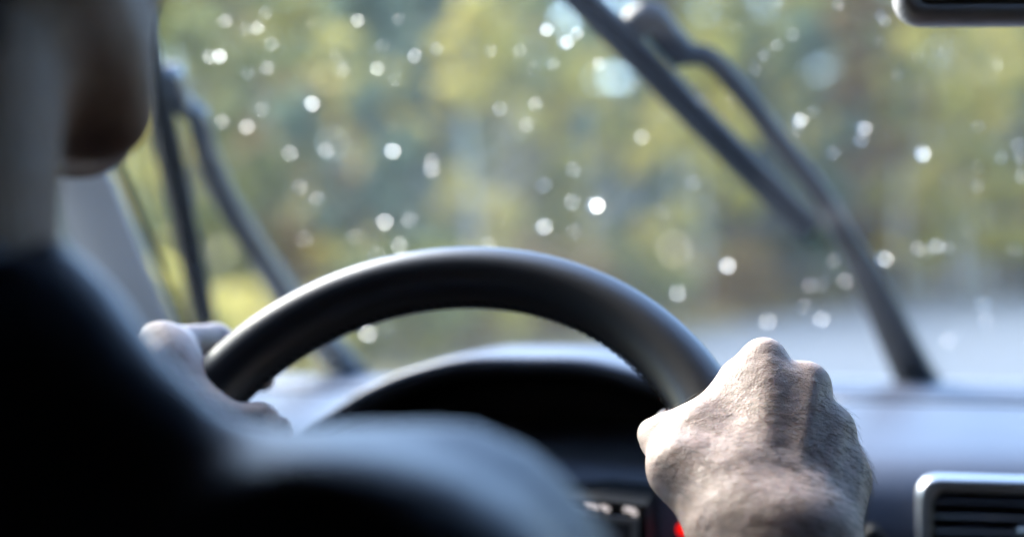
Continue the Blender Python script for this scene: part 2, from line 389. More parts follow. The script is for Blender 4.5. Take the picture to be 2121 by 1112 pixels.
# ------------------------------------------------------------------ the car
car = empty('car', C(.16, 0, -H)); tag(car, 'car seen from inside: black steering wheel, grey dashboard, wet windscreen', 'car')
CAR0 = car.location.copy()
def carpart(mb, name, m, parent=None, **k):
    """verts are world; a part of the car (or of one of its parts), origin at the car's own origin"""
    if parent is None:
        mb.v = [tuple(Vector(p) - CAR0) for p in mb.v]; return mb.build(name, m, car, **k)
    mb.v = [tuple(Vector(p) - CAR0) for p in mb.v]; return mb.build(name, m, parent, **k)
XL, XR, XM = -.66, .98, .16
TA = math.tan(math.radians(40)); Y0, Z0, BOW = 1.52, -.115, .05
GN = Vector((0, math.sin(math.radians(40)), math.cos(math.radians(40))))     # outward normal of the windscreen
def glass_pt(x, z, off=0):
    q = (x - XM) / .82
    return C(x, Y0 - BOW*q*q - (z - Z0)/TA, z) + GN*off
def G(px, py, off=0):                        # where the sight line of a pixel meets the windscreen
    lo, hi = .6, 2.2
    for _ in range(50):
        d = (lo + hi)/2; p = P(px, py, d) - GN*off; z = p.z - H; q = (p.x - XM)/.82
        if p.y < Y0 - BOW*q*q - (z - Z0)/TA: lo = d
        else: hi = d
    return P(px, py, d)
# windscreen
mb = MB(); nx, nz = 24, 10; v = []
ZT = .37
for off in (0, .005):
    for j in range(nz+1):
        z = Z0 - .03 + (ZT - Z0 + .03)*j/nz; t = (z - Z0)/(ZT - Z0)
        for i in range(nx+1):
            x0 = XL + .06*t; x1 = XR - .06*t
            v.append(glass_pt(x0 + (x1-x0)*i/nx, z, off))
f = []; n1 = (nx+1)*(nz+1)
for j in range(nz):
    for i in range(nx):
        a = j*(nx+1)+i; b = a+nx+1
        f += [(a, a+1, b+1, b)[::-1], (n1+a, n1+a+1, n1+b+1, n1+b)]
mb.add(v, f); windshield = carpart(mb, 'windshield', M['glass'], smooth=True); windshield['label'] = 'wet windscreen dotted with raindrops'
# pillars, roof, body
def pillar(side):
    x0, x1 = (XL, XL+.06) if side < 0 else (XR, XR-.06)
    pts = [glass_pt(x0 + (x1-x0)*t, Z0-.05+(ZT-Z0+.05)*t, -.004) for t in [i/8 for i in range(9)]]
    mb = MB(); s = side
    prof = [(-.006*s,-.012),(.012*s,-.026),(.04*s,-.042),(.075*s,-.046),(.09*s,-.03),(.088*s,.008),(.03*s,.016),(.0,.006)]
    prof = [(-a, b) for a, b in prof]
    mb.sweep(pts, prof if s > 0 else prof[::-1], GN)
    o = carpart(mb, 'pillar', M['pillar'], bevel=.006, seg=3); o['label'] = 'pale grey windscreen pillar trim'
    mb = MB(); mb.sweep([glass_pt(x0 - s*.012 + (x1-x0)*t, Z0-.04+(ZT-Z0+.04)*t, -.003) for t in [i/8 for i in range(9)]], rrect(.007,.006,.002,2), GN)
    carpart(mb, 'seal', M['rubber'], o, smooth=True)
pillar(-1); pillar(1)
mb = MB()
v = []; ny = 6
for y in [.88 - 2.6*i/6 for i in range(7)]:
    for i in range(13):
        x = XL+.05 + (XR-XL-.1)*i/12; v.append(C(x, y, ZT + .02 + .05*(1-((x-XM)/.8)**2) - (.03 if y > .8 else 0)))
f = [(j*13+i, j*13+i+1, (j+1)*13+i+1, (j+1)*13+i) for j in range(6) for i in range(12)]
mb.add(v, f); o = carpart(mb, 'roof_lining', M['lining'], smooth=True)
md = o.modifiers.new('t','SOLIDIFY'); md.thickness = .04; md.offset = 1
for s in (-1, 1):
    xw = XL-.02 if s < 0 else XR+.02
    door = MB(); door.box(C(xw-.04, .0, -.75), C(xw+.04, 1.5, -.14)); d = carpart(door, 'door', M['dark'], bevel=.015)
    a = MB(); a.box(C(min(xw, xw-s*.1), .35, -.34), C(max(xw, xw-s*.1), .85, -.29)); carpart(a, 'armrest', M['dark'], d, bevel=.01)
    yb = .74 if s < 0 else .74  # windows start far forward to keep side light off the driver
    w = MB(); w.add([C(xw, yb, -.14), C(xw, 1.36, -.14), C(xw - s*.06, .9, .36), C(xw - s*.06, yb, .37)], [(0,1,2,3)])
    w = carpart(w, 'side_window', M['side_glass' if s < 0 else 'dimming_glass']); md = w.modifiers.new('t','SOLIDIFY'); md.thickness = .004
    rr = MB(); rr.box(C(xw-.04, -1.7, -.75), C(xw+.04, .0, .40)); rr.box(C(xw-.041, .0005, -.139), C(xw+.041, yb-.03, .40)); carpart(rr, 'body_side_blocker', M['lining'])  # unseen windowless sides, extended forward to block light on the driver
    fb = MB(); fb.sweep([C(xw, yb, -.14), C(xw - s*.06, yb, .37)], rrect(.05,.06,.01,2), (0,1,0)); carpart(fb, 'door_pillar', M['lining'], smooth=True)
mb = MB(); mb.box(C(XL,-1.7,-.8), C(XR,1.5,-.77)); carpart(mb, 'floor_mat', M['lining'])
mb = MB(); mb.box(C(XL,-1.74,-.77), C(XR,-1.7,.4)); carpart(mb, 'rear_light_blocker', M['lining'])  # unseen closed rear, added to keep light off the driver's back
mb = MB(); mb.box(C(XL,1.46,-.77), C(XR,1.5,-.2)); carpart(mb, 'firewall', M['dark'])
# bonnet
mb = MB(); v = []
for j in range(9):
    y = 1.56 + 1.0*j/8; zc = -.135 - .02*(j/8) - .10*(j/8)**3
    for i in range(17):
        x = XL-.05 + (XR-XL+.1)*i/16; q = (x-XM)/.87; v.append(C(x, y - .06*q*q, zc - .03*q**4 + .008*math.exp(-((abs(q)-.55)/.12)**2)))
f = [(j*17+i, j*17+i+1, (j+1)*17+i+1, (j+1)*17+i) for j in range(8) for i in range(16)]
mb.add(v, f); o = carpart(mb, 'bonnet', M['paint'], smooth=True); md = o.modifiers.new('t','SOLIDIFY'); md.thickness = .03
mb = MB(); mb.box(C(XL-.05,2.45,-.8), C(XR+.05,2.55,-.30)); carpart(mb, 'front_bumper', M['paint'], bevel=.03)
for s in (-1,1):
    mb = MB(); xw = XL-.05 if s < 0 else XR+.05
    mb.box(C(xw-.02,1.5,-.7), C(xw+.02,2.5,-.2)); carpart(mb, 'fender', M['paint'], bevel=.015)
    for yy in (2.05, -.75):
        mb = MB(); q = C(xw - s*.08, yy, -H+.32)
        mb.rings([[q + Vector((xx, r*math.cos(t), r*math.sin(t))) for t in [6.2832*i/28 for i in range(28)]] for xx, r in ((-.1,.24),(-.1,.3),(-.07,.32),(.07,.32),(.1,.3),(.1,.24))])
        wh = carpart(mb, 'wheel', M['rubber'], smooth=True)

# dashboard: one swept pad with a groove, the vent face and the fall to the footwell
PROF = [(1.53,-.118),(1.392,-.1215),(1.388,-.126),(1.378,-.126),(1.374,-.122),(1.30,-.1225),(1.20,-.1265),(1.13,-.132),(1.085,-.140),(1.062,-.151),(1.05,-.168),(1.042,-.20),(1.035,-.26),(1.05,-.40),(1.18,-.60)]
mb = MB(); rings = []; NX = 60
for i in range(NX+1):
    x = XL + .03 + (XR-XL-.06)*i/NX
    q = (x-XM)/.82
    rings.append([C(x, y - (BOW*q*q if y > 1.3 else BOW*q*q*.6), z) for y, z in PROF])
n = len(PROF); v = [p for r in rings for p in r]
f = [(i*n+j, i*n+j+1, (i+1)*n+j+1, (i+1)*n+j) for i in range(NX) for j in range(n-1)]
mb.add(v, f); dash = carpart(mb, 'dashboard', M['dash'], smooth=True); dash['label'] = 'grained grey dashboard with a dark seam below the windscreen'
md = dash.modifiers.new('e','EDGE_SPLIT'); md.split_angle = math.radians(50)
mb = MB(); mb.sweep([C(x, 1.383 - BOW*((x-XM)/.82)**2, -.1222) for x in [XL+.04+(XR-XL-.08)*i/40 for i in range(41)]], rrect(.018,.004,.001,2), (0,0,1))
carpart(mb, 'seam', M['dark'], dash, smooth=True)
# defroster grille strip just behind the seam
mb = MB()
mb.sweep([C(x, 1.345 - BOW*((x-XM)/.82)**2, -.1215) for x in [.02+.9*i/20 for i in range(21)]], rrect(.03,.004,.0015,2), (0,0,1))
gr = carpart(mb, 'defroster_grille', M['slat'], dash, smooth=True)

# instrument hood
HX = -.204
ARCH = [(0,-.066),(.047,-.0672),(.09,-.0775),(.12,-.090),(.147,-.106),(.178,-.131),(.205,-.165),(.222,-.21),(.226,-.30)]
def arch_pts(dz=0, grow=0):
    half = spline([(a, 0, z) for a, z in ARCH], 6); pts = []
    for p in half[::-1]: pts.append((-p.x*(1+grow), p.z+dz))
    for p in half[1:]: pts.append((p.x*(1+grow), p.z+dz))
    return pts
secs = [(1.20,-.030,-.06),(1.075,-.014,-.02),(1.054,-.0095,-.012),(1.047,-.005,-.004),(1.050,-.001,.001),(1.062,.0006,.004),(1.12,.001,.012),(1.22,-.001,.03),(1.33,-.012,.07),(1.42,-.04,.12)]
mb = MB(); rows = [[C(HX+a, y, z) for a, z in arch_pts(dz, gw)] for y, dz, gw in secs]
n = len(rows[0]); v = [p for r in rows for p in r]
f = [(i*n+j, i*n+j+1, (i+1)*n+j+1, (i+1)*n+j) for i in range(len(rows)-1) for j in range(n-1)]
mb.add(v, f); hood = carpart(mb, 'instrument_hood', M['dash'], smooth=True); hood['label'] = 'arched grey hood over the dark instruments'
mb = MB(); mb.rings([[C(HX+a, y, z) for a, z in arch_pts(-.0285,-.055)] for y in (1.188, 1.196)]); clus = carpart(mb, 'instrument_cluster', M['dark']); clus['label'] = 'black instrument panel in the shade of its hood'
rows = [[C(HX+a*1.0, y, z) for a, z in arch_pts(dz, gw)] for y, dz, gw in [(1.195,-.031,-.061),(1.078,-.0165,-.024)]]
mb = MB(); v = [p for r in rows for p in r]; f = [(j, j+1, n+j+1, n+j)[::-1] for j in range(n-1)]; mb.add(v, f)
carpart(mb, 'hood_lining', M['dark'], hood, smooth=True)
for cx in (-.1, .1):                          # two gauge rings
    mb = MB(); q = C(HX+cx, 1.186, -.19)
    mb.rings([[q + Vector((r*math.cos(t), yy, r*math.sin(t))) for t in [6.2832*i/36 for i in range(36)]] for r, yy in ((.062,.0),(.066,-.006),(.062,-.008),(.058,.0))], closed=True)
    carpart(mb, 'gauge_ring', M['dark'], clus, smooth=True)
def on_panel(px, py, y=1.184):
    x = (px-1060.5)/FPX; d = y/(CA + SA*x); return P(px, py, d)
def panel_quad(pts, name, m, par, y=1.184, th=.002):
    mb = MB(); a = [on_panel(px, py, y) for px, py in pts]; b = [p + Vector((0, th, 0)) for p in a]
    mb.rings([a, b]); return carpart(mb, name, m, par)
pod = empty('switch_pod', (0,0,0), car); pod['label'] = 'dark switch pod with pale trim and small lit marks'
panel_quad([(1120,1040),(1235,1034),(1338,1046),(1346,1330),(1100,1330)], 'housing', M['dark'], pod, .962, .10)
panel_quad([(1168,1074),(1305,1086),(1300,1200),(1165,1200)], 'switch', M['slat'], pod, .957, .006)
panel_quad([(1166,1061),(1322,1075),(1318,1200),(1305,1200),(1307,1084),(1166,1071)], 'trim', M['silver'], pod, .955, .006)
for (px, py) in ((1213,1049),(1224,1050),(1232,1052),(1248,1051),(1256,1055),(1297,1055),(1308,1057),(1314,1063)):
    panel_quad([(px-5,py-4),(px+5,py-4),(px+5,py+4),(px-5,py+4)], 'mark', M['marks'], pod, .958, .003)
mb = MB(); q = on_panel(1415,1096,1.02)
mb.rings([[q + Vector((.0042*math.cos(t), yy, .0042*math.sin(t))) for t in [6.2832*i/16 for i in range(16)]] for yy in (0,.004)])
carpart(mb, 'warning_light', M['red'], clus)
# column shroud and switch panel below the hood
mb = MB()
a = [(HX-.25,-.30),(HX-.22,-.215),(HX+.205,-.215),(HX+.255,-.178),(HX+.32,-.26),(HX+.36,-.40),(HX-.25,-.40)]
mb.rings([[C(x, 1.024, z) for x, z in a], [C(x, 1.10, z-.0) for x, z in a]])
carpart(mb, 'column_panel', M['dark'], bevel=.006)
mb = MB(); mb.sweep([C(HX, 1.10, -.27), C(HX, .86, -.215)], [circle(.06,20), circle(.045,20)], (0,0,1)); col = carpart(mb, 'steering_column', M['dark'], smooth=True)
for s in (-1, 1):
    mb = MB(); mb.sweep([C(HX, .92, -.225), C(HX+s*.09, .915, -.205), C(HX+s*.17, .91, -.19)], [circle(.009,10), circle(.008,10), circle(.011,10)], (0,0,1)); carpart(mb, 'stalk', M['dark'], col, smooth=True)
# dark centre stack
mb = MB(); mb.box(C(.06, 1.06, -.75), C(.40, 1.16, -.235)); carpart(mb, 'centre_console', M['dark'], bevel=.01)

# air vents
VY = 1.036
def vent(cx, label=None):
    w, h = .152, .082; cz = -.1865
    e = empty('air_vent', (cx - CAR0.x, VY, cz + H), car)
    if label: e['label'] = label
    def loop(w, h, r, y, n=5): return [Vector((a, y, b)) for a, b in rrect(w, h, r, n)]
    mb = MB(); mb.rings([loop(w,h,.014,.012), loop(w,h,.014,-.002), loop(w-.004,h-.004,.013,-.005), loop(w-.018,h-.018,.010,-.004), loop(w-.022,h-.022,.009,.0), loop(w-.022,h-.022,.009,.03)], caps=False)
    mb.build('frame', M['silver'], e, smooth=True)
    mb = MB(); mb.rings([loop(w-.02,h-.02,.008,.03), loop(w-.02,h-.02,.008,.034)]); mb.build('duct', M['dark'], e)
    me = None
    for k in range(6):
        z = (h-.03)/2 - k*(h-.030)/5
        if me is None:
            mb = MB(); mb.sweep([(-(w-.024)/2,0,0),((w-.024)/2,0,0)], [(-.009,-.0002),(-.009,.0022),(.012,-.0012),(.012,-.003)], (0,0,1)); o = mb.build('slat', M['slat'], e, bevel=.0005); me = o.data
        else:
            o = bpy.data.objects.new('slat', me); scene.collection.objects.link(o); o.parent = e
        o.location = (0,.008,z)
    mb = MB(); mb.sweep([(-.0095,-.002,.004),(.0095,-.002,.004)], rrect(.012,.010,.003,3), (0,0,1)); mb.build('knob', M['slat'], e, smooth=True)
    mb = MB(); mb.sweep([(-.0095,-.0085,.0065),(.0095,-.0085,.0065)], rrect(.003,.003,.001,2), (0,0,1)); mb.build('knob_trim', M['silver'], e, smooth=True)
    return e
vent(.1565, 'silver framed air vent with dark slats on the dashboard'); vent(.322)

# rear-view mirror
mq = P(1845, 62, .86)                         # lower left corner of the mirror
mir = empty('rearview_mirror', mq - CAR0 + Vector((.125, -.0, .037)), car); mir.rotation_euler = (math.radians(-6), 0, .17)
mir['label'] = 'grey framed rear-view mirror hanging from the windscreen'
def mloop(w, h, r, y): return [Vector((a, y, b)) for a, b in rrect(w, h, r, 6)]
mb = MB(); mb.rings([mloop(.228,.052,.008,.0), mloop(.232,.056,.010,-.003), mloop(.244,.068,.012,-.004), mloop(.25,.074,.014,.002), mloop(.25,.074,.016,.012), mloop(.22,.055,.02,.032), mloop(.12,.03,.012,.040)])
mb.build('housing', M['mirror_housing'], mir, smooth=True)
mb = MB(); mb.rings([mloop(.2285,.0525,.008,-.0015), mloop(.2285,.0525,.008,.0005)]); mb.build('glass', M['mirror_glass'], mir)
mb = MB(); mb.sweep([(0,.035,.0),(0,.06,.05),(0,.09,.12)], [circle(.012,10),circle(.009,10),circle(.014,10)], (1,0,0)); mb.build('stem', M['dark'], mir, smooth=True)

# wipers
def wiper(blade, arm, arm_w, joint, label, am='wiper'):
    e = empty('wiper', (0,0,0), car); e['label'] = label
    up = GN
    b = spline(blade, 6)
    mb = MB(); mb.sweep(b, [(-.0012,-.018),(.0012,-.018),(.002,-.007),(.0115,-.006),(.013,.0),(.009,.013),(-.003,.015),(-.0115,.011),(-.013,.0),(-.0115,-.006),(-.002,-.007)], up)
    carpart(mb, 'blade', M['rubber'], e, smooth=False, bevel=.001, seg=1)
    a = spline(arm, 5); ws = []
    m = len(a) - 1
    for i in range(len(a)):
        t = i/m*(len(arm_w)-1); k = min(int(t), len(arm_w)-2); w = arm_w[k]*(1-(t-k)) + arm_w[k+1]*(t-k); ws.append(rrect(w*1.1, .014, .003, 2))
    mb = MB(); mb.sweep(a, ws, up); carpart(mb, 'arm', M[am], e, bevel=.0015)
    mb = MB(); mb.sweep(spline(joint, 4), rrect(.024,.018,.004,2), up); carpart(mb, 'clip', M[am], e, bevel=.0015)
    mb = MB(); q = arm[-1]; mb.rings([[q + GN*o_ + Vector((r*math.cos(t), r*math.sin(t), -r*math.sin(t)*.7)) for t in [6.2832*i/14 for i in range(14)]] for r, o_ in ((.022,-.06),(.022,.008),(.016,.014))]); carpart(mb, 'pivot', M['wiper'], e, smooth=True)
    return e
bo, ao = .022, .040
wiper([G(1100,-108,bo), G(1234,29,bo), G(1320,116,bo), G(1488,288,bo), G(1674,474,bo)],
      [G(1413,115,ao), G(1470,121,ao), G(1545,201,ao), G(1612,288,ao), G(1700,400,ao), G(1762,510,ao), G(1800,580,ao-.006), G(1852,690,ao-.014), G(1905,800,ao-.03)],
      [.015,.015,.015,.015,.016,.020,.027,.033,.040],
      [G(1310,55,bo+.012), G(1345,35,ao), G(1385,80,ao), G(1420,118,ao)], 'black wiper crossing the windscreen in front of the passenger side')
wiper([G(200,-260,bo), G(262,-40,bo), G(325,210,bo), G(372,420,bo), G(424,668,bo)],
      [G(376,222,ao), G(408,240,ao), G(430,320,ao), G(480,432,ao), G(560,560,ao), G(620,650,ao-.005), G(680,720,ao-.012), G(728,785,ao-.03)],
      [.016,.018,.019,.022,.026,.030,.034,.038],
      [G(330,180,bo+.012), G(348,155,ao), G(362,195,ao), G(378,225,ao)], 'black wiper beside the left windscreen pillar', 'wiper_gloss')

# seats
def seat(cx):
    e = empty('seat', (cx - CAR0.x, .16, .0 + H - .62), car)
    mb = MB(); prof = rrect(.48,.12,.05,4)
    mb.sweep([(0,.06,.0),(0,.0,.16),(0,-.05,.33),(0,-.085,.47)], [prof, prof, rrect(.46,.11,.05,4), rrect(.36,.08,.035,4)], (0,1,0)); mb.build('backrest', M['seat'], e, sub=1)
    mb = MB(); mb.sweep([(0,-.10,.53),(0,-.11,.60),(0,-.115,.68)], [rrect(.2,.07,.03,4), rrect(.25,.09,.04,4), rrect(.2,.06,.025,4)], (0,1,0)); mb.build('headrest', M['seat'], e, sub=1)
    mb = MB(); mb.sweep([(0,.0,-.05),(0,.25,-.02),(0,.5,.0)], [rrect(.5,.16,.05,4)]*3, (0,0,1)); mb.build('cushion', M['seat'], e, sub=1)
seat(-.40); seat(.56)

# ------------------------------------------------------------------ steering wheel
WC = W(-.0463, .7891, -.1357); TILT, RC, RT = .6838, .1675, .0195
wu = Vector((1,0,0)); wf = Vector((0,1,0)); wv = math.cos(TILT)*Vector((0,0,1)) + math.sin(TILT)*wf; wn_ = wu.cross(wv).normalized()
def rim(th, r=0, phi=0):                      # phi: 0 = towards the driver, 90 = outer side
    t = math.radians(th); ph = math.radians(phi); er = math.cos(t)*wu + math.sin(t)*wv
    return WC + RC*er + r*(math.cos(ph)*wn_ + math.sin(ph)*er)
sw = empty('steering_wheel', WC - CAR0, car); sw['label'] = 'black leather steering wheel held by both hands'
def wheelpart(mb, name, m, **k):
    mb.v = [tuple(Vector(p) - WC) for p in mb.v]; return mb.build(name, m, sw, **k)
mb = MB(); mb.rings([[rim(th, RT*(1 + .02*math.cos(math.radians(2*phi))), phi) for phi in range(0,360,12)] for th in np.arange(0,360,2.5)], closed=True)
wheelpart(mb, 'rim', M['leather'], smooth=True)
for th in (25.5, 154.5):
    mb = MB(); mb.rings([[rim(th+a, RT+b, phi) for phi in range(0,360,12)] for a, b in ((-.6,-.0005),(-.3,.0003),(0,.0005),(.3,.0003),(.6,-.0005))], closed=False); wheelpart(mb, 'seam', M['dark'], smooth=True)
mb = MB()
for k in range(150):
    th = k*2.4
    mb.sweep([rim(th, RT+.0004, 256), rim(th+.9, RT+.0012, 262), rim(th+1.8, RT+.0004, 268)], circle(.0006,5), wn_)
st = wheelpart(mb, 'stitching', M['dark'], smooth=True); st['kind'] = 'stuff'
mb = MB(); mb.rings([[WC - wn_*.02 + wn_*o_ + wu*r*math.cos(t)*1.15 + wv*r*math.sin(t) for t in [6.2832*i/32 for i in range(32)]] for r, o_ in ((.045,-.07),(.056,-.05),(.058,-.03),(.05,-.016),(.03,-.008),(.002,-.006))]); wheelpart(mb, 'hub', M['dark'], smooth=True)
for th in (-26, 206, 270):
    t = math.radians(th); er = math.cos(t)*wu + math.sin(t)*wv
    mb = MB(); mb.sweep([WC - wn_*.03 + er*.05, WC - wn_*.022 + er*.11, WC - wn_*.003 + er*(RC-.006)], [rrect(.045,.016,.006,3), rrect(.034,.014,.005,3), rrect(.03,.016,.006,3)], wn_); wheelpart(mb, 'spoke', M['dark'], smooth=True)

# ------------------------------------------------------------------ the driver: signed-distance bodies, polygonised
def smin(a, b, k):
    h = np.maximum(k - np.abs(a - b), 0)/k; return np.minimum(a, b) - h*h*k*.25
def sd_cap(X, a, b, ra, rb):
    a = np.array(a, np.float32); b = np.array(b, np.float32); ba = b - a; L2 = float(ba @ ba) + 1e-12
    t = np.clip(((X - a) @ ba)/L2, 0, 1)
    d = X - a - t[..., None]*ba
    return np.sqrt((d*d).sum(-1)) - (ra + (rb - ra)*t)
def sd_ell(X, c, r, R=None):
    q = X - np.array(c, np.float32)
    if R is not None: q = q @ np.array(R, np.float32)
    r = np.array(r, np.float32); k0 = np.sqrt(((q/r)**2).sum(-1)); k1 = np.sqrt(((q/(r*r))**2).sum(-1)) + 1e-9
    return k0*(k0 - 1)/k1
def polygonise(fn, lo, hi, h):
    lo = np.array(lo, np.float32); n = np.ceil((np.array(hi) - lo)/h).astype(int) + 1
    ax = [lo[i] + h*np.arange(n[i], dtype=np.float32) for i in range(3)]
    D = np.empty(n, np.float32)
    for i0 in range(0, n[0], 16):
        X = np.stack(np.meshgrid(ax[0][i0:i0+16], ax[1], ax[2], indexing='ij'), -1); D[i0:i0+16] = fn(X)
    ins = D < 0; c = n - 1
    s = np.zeros(c, np.uint8); 
    corners = [(i,j,k) for i in (0,1) for j in (0,1) for k in (0,1)]
    for i,j,k in corners: s += ins[i:i+c[0], j:j+c[1], k:k+c[2]]
    cell = np.argwhere((s > 0) & (s < 8)); idx = -np.ones(c, np.int64); idx[tuple(cell.T)] = np.arange(len(cell))
    acc = np.zeros((len(cell),3)); cnt = np.zeros(len(cell))
    for ca in corners:
        for axn in range(3):
            if ca[axn]: continue
            cb = list(ca); cb[axn] = 1
            va = D[tuple((cell + ca).T)]; vb = D[tuple((cell + cb).T)]; m = (va < 0) != (vb < 0)
            t = np.where(m, va/np.where(m, va - vb, 1), 0)
            p = np.array(ca, float) + t[:,None]*(np.array(cb) - np.array(ca)); acc += p*m[:,None]; cnt += m
    V = lo + h*(cell + acc/cnt[:,None])
    F = []
    for axn in range(3):
        o1, o2 = (axn+1)%3, (axn+2)%3
        sl = [slice(None)]*3; sh = [slice(None)]*3; sl[axn] = slice(0,-1); sh[axn] = slice(1,None)
        e = np.argwhere(ins[tuple(sl)] != ins[tuple(sh)])
        ok = (e[:,o1] > 0) & (e[:,o2] > 0) & (e[:,o1] < c[o1]) & (e[:,o2] < c[o2]); e = e[ok]
        q = []
        for d1, d2 in ((0,0),(-1,0),(-1,-1),(0,-1)):
            g_ = e.copy(); g_[:,o1] += d1; g_[:,o2] += d2; q.append(idx[tuple(g_.T)])
        q = np.stack(q, 1); flip = ~ins[tuple(e.T)]
        q[flip] = q[flip][:, ::-1]; F.append(q)
    return V, np.concatenate(F)
def np3(p): return np.array(tuple(p), np.float32)

# ---- right hand
def right_hand(X):
    MC = [np3(P(1583,746,.757)), np3(P(1672,797,.750)), np3(P(1722,888,.741)), np3(P(1748,990,.731))]
    MR = [.0112,.0112,.0104,.0098]
    WR = [np3(P(1545,1120,.690)), np3(P(1595,1125,.686)), np3(P(1645,1128,.685)), np3(P(1690,1128,.688))]
    d = None
    for m, r, w in zip(MC, MR, WR):           # metacarpals, knuckles
        mid = (m + w)/2
        q = sd_cap(X, m + (w-m)*.10, w, .0125, .0165)
        d = q if d is None else smin(d, q, .020)
    # palm behind the back of the hand
    pn = np3(W(0,1,0) - W(0,0,0))
    def bnorm(m, w):                          # out of the back of the hand, square to the bone
        a = (w - m)/np.linalg.norm(w - m); q = -(pn - a*float(pn @ a)); return q/np.linalg.norm(q)
    d = smin(d, sd_cap(X, (MC[0]+MC[1])/2 + pn*.008 + (WR[1]-MC[1])*.25, WR[1] + pn*.006, .014, .017), .02)
    d = smin(d, sd_cap(X, (MC[2]+MC[3])/2 + pn*.008 + (WR[2]-MC[2])*.25, WR[2] + pn*.006, .014, .018), .02)
    # thenar and thumb
    cm = np3(P(1500,1065,.694)); mp = np3(P(1408,972,.716)); ip = np3(P(1372,908,.742)); tp = np3(P(1356,900,.764))
    d = smin(d, sd_cap(X, cm, mp, .019, .0145), .024)
    th = sd_cap(X, mp, ip, .0135, .0108)
    d = smin(d, th, .012)
    d = smin(d, sd_cap(X, np3(P(1455,905,.735)), np3(P(1520,1000,.712)), .010, .016), .02)     # web
    d = smin(d, sd_cap(X, np3(P(1520,790,.755)), np3(P(1460,880,.742)), .006, .009), .024)
    d = smin(d, sd_cap(X, ip, tp, .0108, .0095), .006)
    # forearm
    el = np3(W(.105,.50,-.36)); wr = np3(P(1617,1150,.680))
    d = smin(d, sd_cap(X, np3(P(1585,1150,.680)), el, .0255, .042), .02)
    d = smin(d, sd_cap(X, np3(P(1660,1150,.683)), el, .0240, .040), .02)
    # raised knuckles, with dips between them
    for m, r in zip(MC, MR): d = smin(d, np.sqrt(((X - m)**2).sum(-1)) - r, .008)
    for k in range(3):                        # hollows between the metacarpals
        m = (MC[k] + MC[k+1])/2; w = (WR[k] + WR[k+1])/2
        bv = bnorm(m, w)
        dent = sd_cap(X, m + bv*.0262 + (w-m)*.04, m + bv*.0298 + (w-m)*.55, .0085, .0078)
        d = -smin(-d, dent, .008)
    # fingers wrapped round the rim
    ths = [31, 23, 14, 5]; fr = [(.0098,.009,.0078),(.0098,.009,.0078),(.0094,.0085,.0075),(.0085,.0075,.0066)]
    for m, th_, r in zip(MC, ths, fr):
        p1 = np3(rim(th_, .037, 128)); p2 = np3(rim(th_, .0305, 185)); p3 = np3(rim(th_, .028, 225))
        d = smin(d, sd_cap(X, m, p1, r[0]*1.05, r[0]), .006)
        d = smin(d, sd_cap(X, p1, p2, r[0], r[1]), .003); d = smin(d, sd_cap(X, p2, p3, r[1], r[2]), .003)
    # tendons and veins
    bn = -pn
    for m, w, r, wt in zip(MC, WR, (.0028,.0030,.0028,.0025), (.0137,.0142,.0142,.0142)):
        bv = bnorm(m, w); a = m + bv*.0098 + (w-m)*.10; b = m + (w-m)*.70 + bv*(wt - .0008)
        d = smin(d, sd_cap(X, a, b, r, r*.7), .0055)
    return d, None
def right_hand_full(X): return right_hand(X)[0]
A = np3(P(1560,900,.73))
RV, RF = polygonise(right_hand_full, A - np.array([.095,.105,.13]), A + np.array([.10,.125,.085]), .0016)

# ---- left hand
def left_hand(X):
    ix = np3(P(330,716,.872)); ipp = np3(P(446,706,.915)); d = None
    MC = [ix, np3(P(268,770,.888)), np3(P(236,840,.890)), np3(P(226,905,.880))]
    WR = [np3(P(335,1010,.795)), np3(P(305,1015,.803)), np3(P(280,1020,.81)), np3(P(262,1020,.815))]
    for m, w in zip(MC, WR):
        q = sd_cap(X, m, w, .0125, .016); d = q if d is None else smin(d, q, .018)
    d = smin(d, np.sqrt(((X - ix)**2).sum(-1)) - .0128, .006)
    # thumb
    cm = np3(P(350,945,.815)); mp = np3(P(436,876,.842)); ip = np3(P(536,876,.846)); tp = np3(P(578,902,.850))
    d = smin(d, sd_cap(X, cm, mp, .020, .0145), .02)
    d = smin(d, sd_cap(X, mp, ip, .0128, .0118), .010); d = smin(d, sd_cap(X, ip, tp, .0116, .0088), .005)
    # fold of skin between thumb and forefinger, with its creases
    d = smin(d, sd_cap(X, np3(P(368,735,.872)), np3(P(412,850,.852)), .0125, .0125), .016)
    d = smin(d, sd_cap(X, np3(P(350,760,.858)), np3(P(385,860,.845)), .012, .012), .02)
    d = smin(d, sd_cap(X, np3(P(372,738,.861)), np3(P(432,838,.846)), .0022, .0022), .004)
    d = smin(d, sd_cap(X, np3(P(352,752,.853)), np3(P(408,842,.838)), .0022, .0022), .004)
    # nail
    d = smin(d, sd_ell(X, np3(P(588,890,.846)), (.0045,.004,.0075)), .002)
    ths = [141, 150, 159, 168]; fr = [(.0112,.0098,.0082),(.0098,.009,.0078),(.0094,.0085,.0075),(.0085,.0075,.0066)]
    for k, (m, th_, r) in enumerate(zip(MC, ths, fr)):
        p1 = ipp if k == 0 else np3(rim(th_, .040, 128)); p2 = np3(rim(th_, .0305, 150)); p3 = np3(rim(th_, .0285, 172))
        d = smin(d, sd_cap(X, m, p1, r[0]*1.1, r[0]), .006)
        d = smin(d, sd_cap(X, p1, p2, r[0], r[1]), .003); d = smin(d, sd_cap(X, p2, p3, r[1], r[2]), .003)
    el = np3(W(-.42,.50,-.34))
    d = smin(d, sd_cap(X, np3(P(310,1030,.80)), el, .027, .040), .02)
    return d
B = np3(P(370,830,.865))
LV, LF = polygonise(left_hand, B - np.array([.10,.10,.10]), B + np.array([.10,.10,.075]), .0019)

